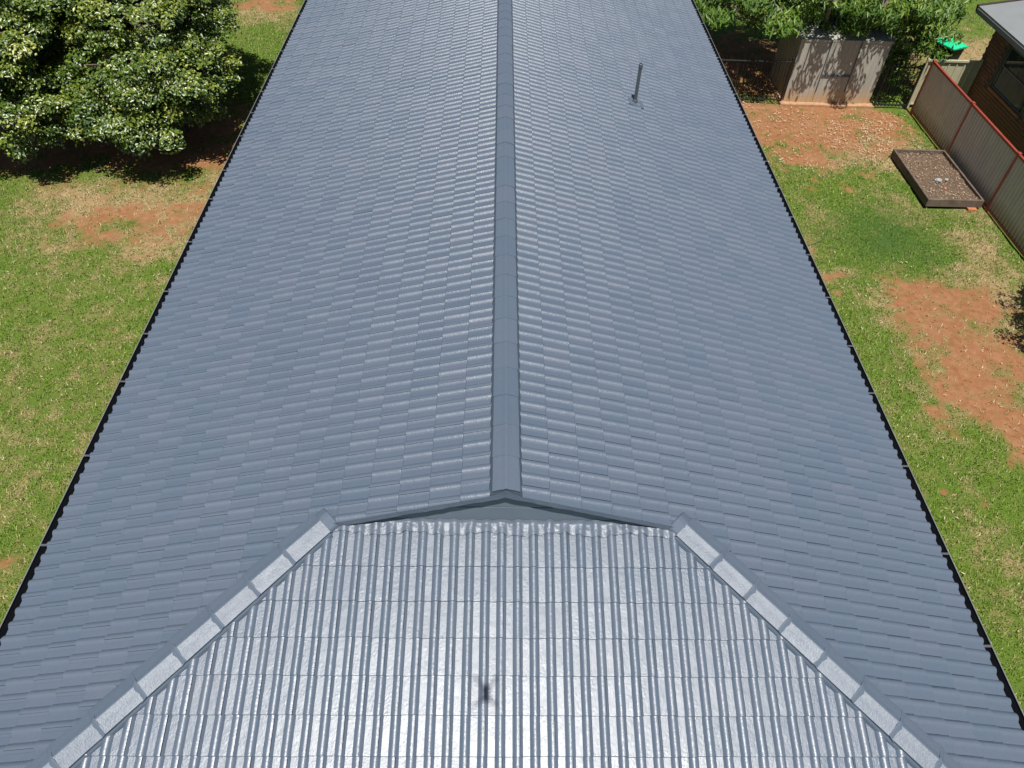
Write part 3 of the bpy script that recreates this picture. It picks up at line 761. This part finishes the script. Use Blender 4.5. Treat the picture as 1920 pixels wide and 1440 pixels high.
mb.add([(x, y, z) for z in (.925, .957) for x, y in edge], [(0, 1, 5, 4), (1, 2, 6, 5), (2, 3, 7, 6), (3, 0, 4, 7)])
mb.build('lid', M['lid'], bn, smooth=False)
mb = MB(); mb.tube([(-.25, .42, .9), (.25, .42, .9)], .016, 8); mb.build('handle', M['bin'], bn)
for s in (-1, 1):
    mb = MB(); mb.tube([(s*.2, .27, .1), (s*.26, .27, .1)], .1, 16); mb.build('wheel', M['pipe_dark'], bn)

# neighbour's brick house
m, nt, b = newmat('neighbour_brick')
oi = nd(nt, 'ShaderNodeObjectInfo').outputs['Random']
c = ramp(nt, oi, [(0, (.22, .085, .06)), (.4, (.32, .13, .075)), (.75, (.25, .12, .10)), (1, (.38, .18, .10))])
nt.links.new(mix(nt, noise(nt, 40, 3), c, (.20, .09, .065)), b.inputs['Base Color']); b.inputs['Roughness'].default_value = .85; bump(nt, b, noise(nt, 90, 3), .4, .004)
M['nbrick'] = m
M['nmortar'] = simple('dull_mortar', (.12, .09, .075), .95, .15, 20, bs=.3)
M['nroof'] = simple('smooth_grey_metal_roof', (.22, .23, .235), .62, .06, 2, bs=.05)
M['ntrim'] = simple('dark_roof_edge', (.05, .035, .03), .6, .2, bs=0)
M['nframe'] = simple('grey_window_frame', (.12, .125, .12), .4, .05, bs=0)
m, nt, b = newmat('window_glass'); b.inputs['Base Color'].default_value = (.03, .042, .04, 1); b.inputs['Roughness'].default_value = .06; b.inputs['Specular IOR Level'].default_value = .3
M['glass'] = m
NX, NY1, NZ = 13.06, 20.12, 2.36
nb_ = empty('brick_house', (NX, 16, 0), 'brick house with a grey metal roof beyond the beige fence', 'house')
wy0, wy1, wz0, wz1 = 17.55, 19.18, .96, 2.05
mb = MB()
for y0, y1, z0, z1 in ((8, wy0, -.1, NZ), (wy1, NY1-.012, -.1, NZ), (wy0, wy1, -.1, wz0), (wy0, wy1, wz1, NZ)):
    mb.box(.012, .22, y0-16, y1-16, z0, z1)
mb.box(.22, 6, NY1-16-.22, NY1-16-.012, -.1, NZ)
mb.build('wall_core', M['nmortar'], nb_)
bl = None
rest = MB(); nbk = 0
zc = 0.0; r_ = 0
while zc < NZ-.08:
    y = NY1-(.12 if r_ % 2 else 0)
    while y > 12:
        y0 = y-.23
        if not (zc+.076 > wz0-.07 and zc < wz1 and y > wy0-.01 and y0 < wy1+.01):
            if zc > .75 and y0 > 16.2 and nbk < 295:
                if bl is None:
                    mb = MB(); mb.box(-.004, .013, 0, .23, 0, .076); o = mb.build('brick', M['nbrick'], nb_, bevel=.004); bl = o.data
                else: o = link(bpy.data.objects.new('brick', bl), nb_)
                o.location = (random.uniform(-.002, .001), y0-16, zc); nbk += 1
            else: rest.box(-.004, .013, y0-16, y-16, zc, zc+.076)
        y -= .24
    zc += .086; r_ += 1
ro = rest.build('brickwork', M['nbrick'], nb_); ro['kind'] = 'stuff'
win = MB()
for y0, y1, z0, z1 in ((wy0, wy1, wz0, wz0+.05), (wy0, wy1, wz1-.05, wz1), (wy0, wy0+.05, wz0+.05, wz1-.05), (wy1-.05, wy1, wz0+.05, wz1-.05), (wy0+.05, wy1-.05, 1.52, 1.56)):
    win.box(.03, .08, y0-16, y1-16, z0, z1)
wo = win.build('window_frame', M['nframe'], nb_, bevel=.003)
mb = MB(); mb.box(.05, .056, wy0+.05-16, wy1-.05-16, wz0+.05, 1.52); mb.build('pane', M['glass'], wo)
mb = MB(); mb.box(.05, .056, wy0+.05-16, wy1-.05-16, 1.56, wz1-.05); mb.build('pane', M['glass'], wo)
mb = MB(); mb.box(-.03, .03, wy0-.02-16, wy1+.02-16, wz0-.07, wz0-.002); mb.build('window_sill', M['orange_brick'], nb_, bevel=.004)
mb = MB(); T_ = Matrix.Translation((-.4, -16, NZ+.06)) @ Matrix.Rotation(-math.radians(9), 4, 'Y')
mb.box(0, 7, 8, 20.62, 0, .05, T_); rf = mb.build('roof', M['nroof'], nb_)
mb = MB(); mb.box(-.02, 7, 20.62, 20.70, -.10, .075, T_); mb.build('roof_edge', M['ntrim'], rf)
mb = MB(); mb.box(-.42, -.39, 8-16, 20.62-16, NZ-.06, NZ+.055); mb.build('fascia', M['nroof'], nb_)

# hoses
M['hose'] = simple('green_hose', (.05, .10, .07), .5, .1, bs=0)
def hose(pts, label):
    P_ = [Vector(p) for p in pts]; out = []
    for k in range(len(P_)-1):
        p0, p1, p2, p3 = P_[max(k-1, 0)], P_[k], P_[k+1], P_[min(k+2, len(P_)-1)]
        for t in np.linspace(0, 1, 8)[:-1]:
            out.append(.5*((2*p1)+(p2-p0)*t+(2*p0-5*p1+4*p2-p3)*t*t+(3*p1-p0-3*p2+p3)*t**3))
    mb = MB(); mb.tube(out+[P_[-1]], .0075, 6); return tag(mb.build('garden_hose', M['hose'], None, smooth=True), label, 'hose')
hose([(5.2, 13.1, .0), (6.0, 13.0, .0), (6.7, 13.2, .0), (7.2, 13.5, .0), (7.4, 13.85, -.01)], 'green garden hose trailing into the grass from under the eave')
hose([(14.9, 26.8, .02), (15.8, 26.65, .02), (16.4, 26.3, .02), (17.2, 25.7, .02)], 'green garden hose lying on dry grass beyond the brick house')

# ------------------------------------------------------------------ drone that hovers at the viewpoint (its shadow lies on the roof)
M['drone'] = simple('light_grey_plastic', (.35, .36, .37), .5, .05, bs=0)
dr0 = empty('quadcopter_drone', (CAM.x, CAM.y, CAM.z), 'small grey quadcopter drone hovering above the front of the roof', 'drone')
mb = MB(); mb.box(-.035, .035, -.155, -.012, .018, .062); mb.build('drone_body', M['drone'], dr0, bevel=.012)
mb = MB(); mb.box(-.016, .016, -.04, -.008, -.012, .016); mb.build('camera_gimbal', M['pipe_dark'], dr0, bevel=.005)
for sx in (-1, 1):
    for y0, y1 in ((-.035, .035), (-.135, -.185)):
        mb = MB(); mb.tube([(sx*.026, y0, .045), (sx*.088, y1, .055)], [.009, .007], 8); a = mb.build('arm', M['drone'], dr0)
        mb = MB(); mb.tube([(sx*.088, y1, .04), (sx*.088, y1, .072)], .011, 12); mb.build('motor', M['pipe_dark'], a)
        ang = random.uniform(0, 3); c_, s_ = math.cos(ang)*.046, math.sin(ang)*.046
        mb = MB(); w_ = Vector((-s_, c_, 0))*.1
        p0 = Vector((sx*.088, y1, .075)); q = Vector((c_, s_, 0))
        mb.add([p0-q-w_*.6, p0-q*.4-w_, p0+q*.4-w_, p0+q-w_*.6, p0+q+w_*.6, p0+q*.4+w_, p0-q*.4+w_, p0-q+w_*.6], [(0, 1, 2, 3, 4, 5, 6, 7)])
        mb.add([v+Vector((0, 0, .002)) for v in (p0-q-w_*.6, p0-q*.4-w_, p0+q*.4-w_, p0+q-w_*.6, p0+q+w_*.6, p0+q*.4+w_, p0-q*.4+w_, p0-q+w_*.6)], [(7, 6, 5, 4, 3, 2, 1, 0)])
        mb.build('propeller', M['pipe_dark'], a, recalc=False)

# ------------------------------------------------------------------ grass and litter
m, nt, b = newmat('grass_blade')
c = mix(nt, ramp(nt, attr(nt, 'dryness'), [(.45, 0), (.7, 1)]), ramp(nt, attr(nt, 'tint'), [(0, (.050, .104, .010)), (.5, (.130, .218, .022)), (1, (.24, .32, .052))]), ramp(nt, attr(nt, 'tint'), [(0, (.24, .165, .075)), (.6, (.44, .345, .185)), (1, (.60, .51, .32))]))
nt.links.new(c, b.inputs['Base Color']); b.inputs['Roughness'].default_value = .6; b.inputs['Specular IOR Level'].default_value = .25
M['blade'] = m
def scatter(n, x0, x1, y0, y1):
    return RNG.uniform(x0, x1, n), RNG.uniform(y0, y1, n)
xa, ya = scatter(84000, -12.5, -4.3, 3.2, 27.5); xb, yb_ = scatter(64000, 4.4, 11.4, 3.0, 19.6); xc_, yc_ = scatter(7000, 11.6, 18, 20.5, 29)
X = np.concatenate([xa, xb, xc_]); Y = np.concatenate([ya, yb_, yc_])
s_, d_, de_ = fields(X, Y)
insoil = np.asarray((s_ > .42) & (RNG.random(len(X)) < .07) & (Y < 19.6) & ~((X < -4) & (Y > 15.4)))
keep = ((s_+RNG.normal(0, .13, len(X)) < .40) | insoil)
d_ = np.where(insoil & (RNG.random(len(X)) < .75), .85, d_)
keep &= ~((X > bx0-.03) & (X < bx1+.05) & (Y > by0-.05) & (Y < by1))
keep &= RNG.random(len(X)) < np.clip(1.15-d_*.35, 0, 1)
X, Y, d_, de_ = X[keep], Y[keep], d_[keep], de_[keep]
NB = 4
nC = len(X); X = np.repeat(X, NB)+RNG.normal(0, .022, nC*NB); Y = np.repeat(Y, NB)+RNG.normal(0, .022, nC*NB)
d2 = np.repeat(d_, NB); de2 = np.repeat(de_, NB); n = len(X)
ang = RNG.uniform(0, 2*np.pi, n); h = RNG.uniform(.02, .055, n)*(1-.35*de2); lean = RNG.uniform(.3, 1.3, n)*h
wv = RNG.uniform(.005, .011, n)
zb_ = (fbm(X*1.2, Y*1.2, 3)-.5)*.05+(fbm(X*5, Y*5, 2)-.5)*.02-.034
bxv, byv = -np.sin(ang)*wv, np.cos(ang)*wv
V = np.stack([np.stack([X-bxv, Y-byv, zb_], 1), np.stack([X+bxv, Y+byv, zb_], 1), np.stack([X+np.cos(ang)*lean, Y+np.sin(ang)*lean, zb_+h], 1)], 1).reshape(-1, 3)
dryv = np.clip(d2+RNG.normal(0, .30, n)-de2*.45, 0, 1); tint = np.clip(RNG.normal(.5, .26, n)-de2*.25, 0, 1)
go = big_mesh('grass', V, 3, np.arange(3*n), M['blade'], None, dict(dryness=np.repeat(dryv, 3), tint=np.repeat(tint, 3)))
go['kind'] = 'stuff'; go['label'] = 'patchy green and straw-coloured lawn grass around the house'; go['category'] = 'grass'
m, nt, b = newmat('dry_leaf')
nt.links.new(ramp(nt, attr(nt, 'tint'), [(0, (.20, .12, .06)), (.4, (.42, .30, .17)), (.8, (.60, .50, .36)), (1, (.45, .19, .10))]), b.inputs['Base Color']); b.inputs['Roughness'].default_value = .75
M['litter'] = m
def litter(n, x0, x1, y0, y1, z0, L, mask=None):
    x, y = scatter(n, x0, x1, y0, y1)
    if mask is not None:
        k = mask(x, y); x, y = x[k], y[k]
    return np.stack([x, y, np.full(len(x), z0)+RNG.uniform(0, .02, len(x))], 1), np.full(len(x), L)
parts = [litter(900, 5.2, 11.3, 16.4, 19.7, .0, .07), litter(900, 8.6, 11.0, 16.3, 19.0, .0, .065), litter(520, 5.2, 11.3, 4, 16.5, .0, .06), litter(450, -12, -4.8, 4, 15.5, 0, .055), litter(120, 5.6, 7.9, 18.8, 19.9, 0, .08), litter(300, -9.5, -5.2, 14.6, 20, 0, .055), litter(520, bx0+.06, bx1-.06, by0+.06, by1-.06, 0.16, .046), litter(500, 4.8, 12.4, 19.9, 24, 0, .08)]
C = np.concatenate([p[0] for p in parts]); LL = np.concatenate([p[1] for p in parts])
ok = ((fbm(C[:, 0]*1.7+31, C[:, 1]*1.7+12, 3)+RNG.normal(0, .07, len(C)) > .46) | (C[:, 2] > .12)) & ~((C[:, 0] > sx0-.1) & (C[:, 0] < sx1+.12) & (C[:, 1] > sy0-.16)) & ~((C[:, 0] > bx0-.04) & (C[:, 0] < bx1+.04) & (C[:, 1] > by0-.04) & (C[:, 1] < by1+.04) & (C[:, 2] < .1))
C, LL = C[ok], LL[ok]
V, I = leaves(C, np.tile([0, 0, 1.0], (len(C), 1)), 1.0, .3, RNG, .05, .5)
ctr = np.repeat(C, 4, 0); V = ctr+(V-ctr)*np.repeat(LL, 4)[:, None]
lo = big_mesh('leaf_litter', V, 3, I, M['litter'], None, dict(tint=np.repeat(RNG.random(len(C)), 4)))
lo['kind'] = 'stuff'; lo['label'] = 'dry fallen leaves scattered over the yard'; lo['category'] = 'litter'
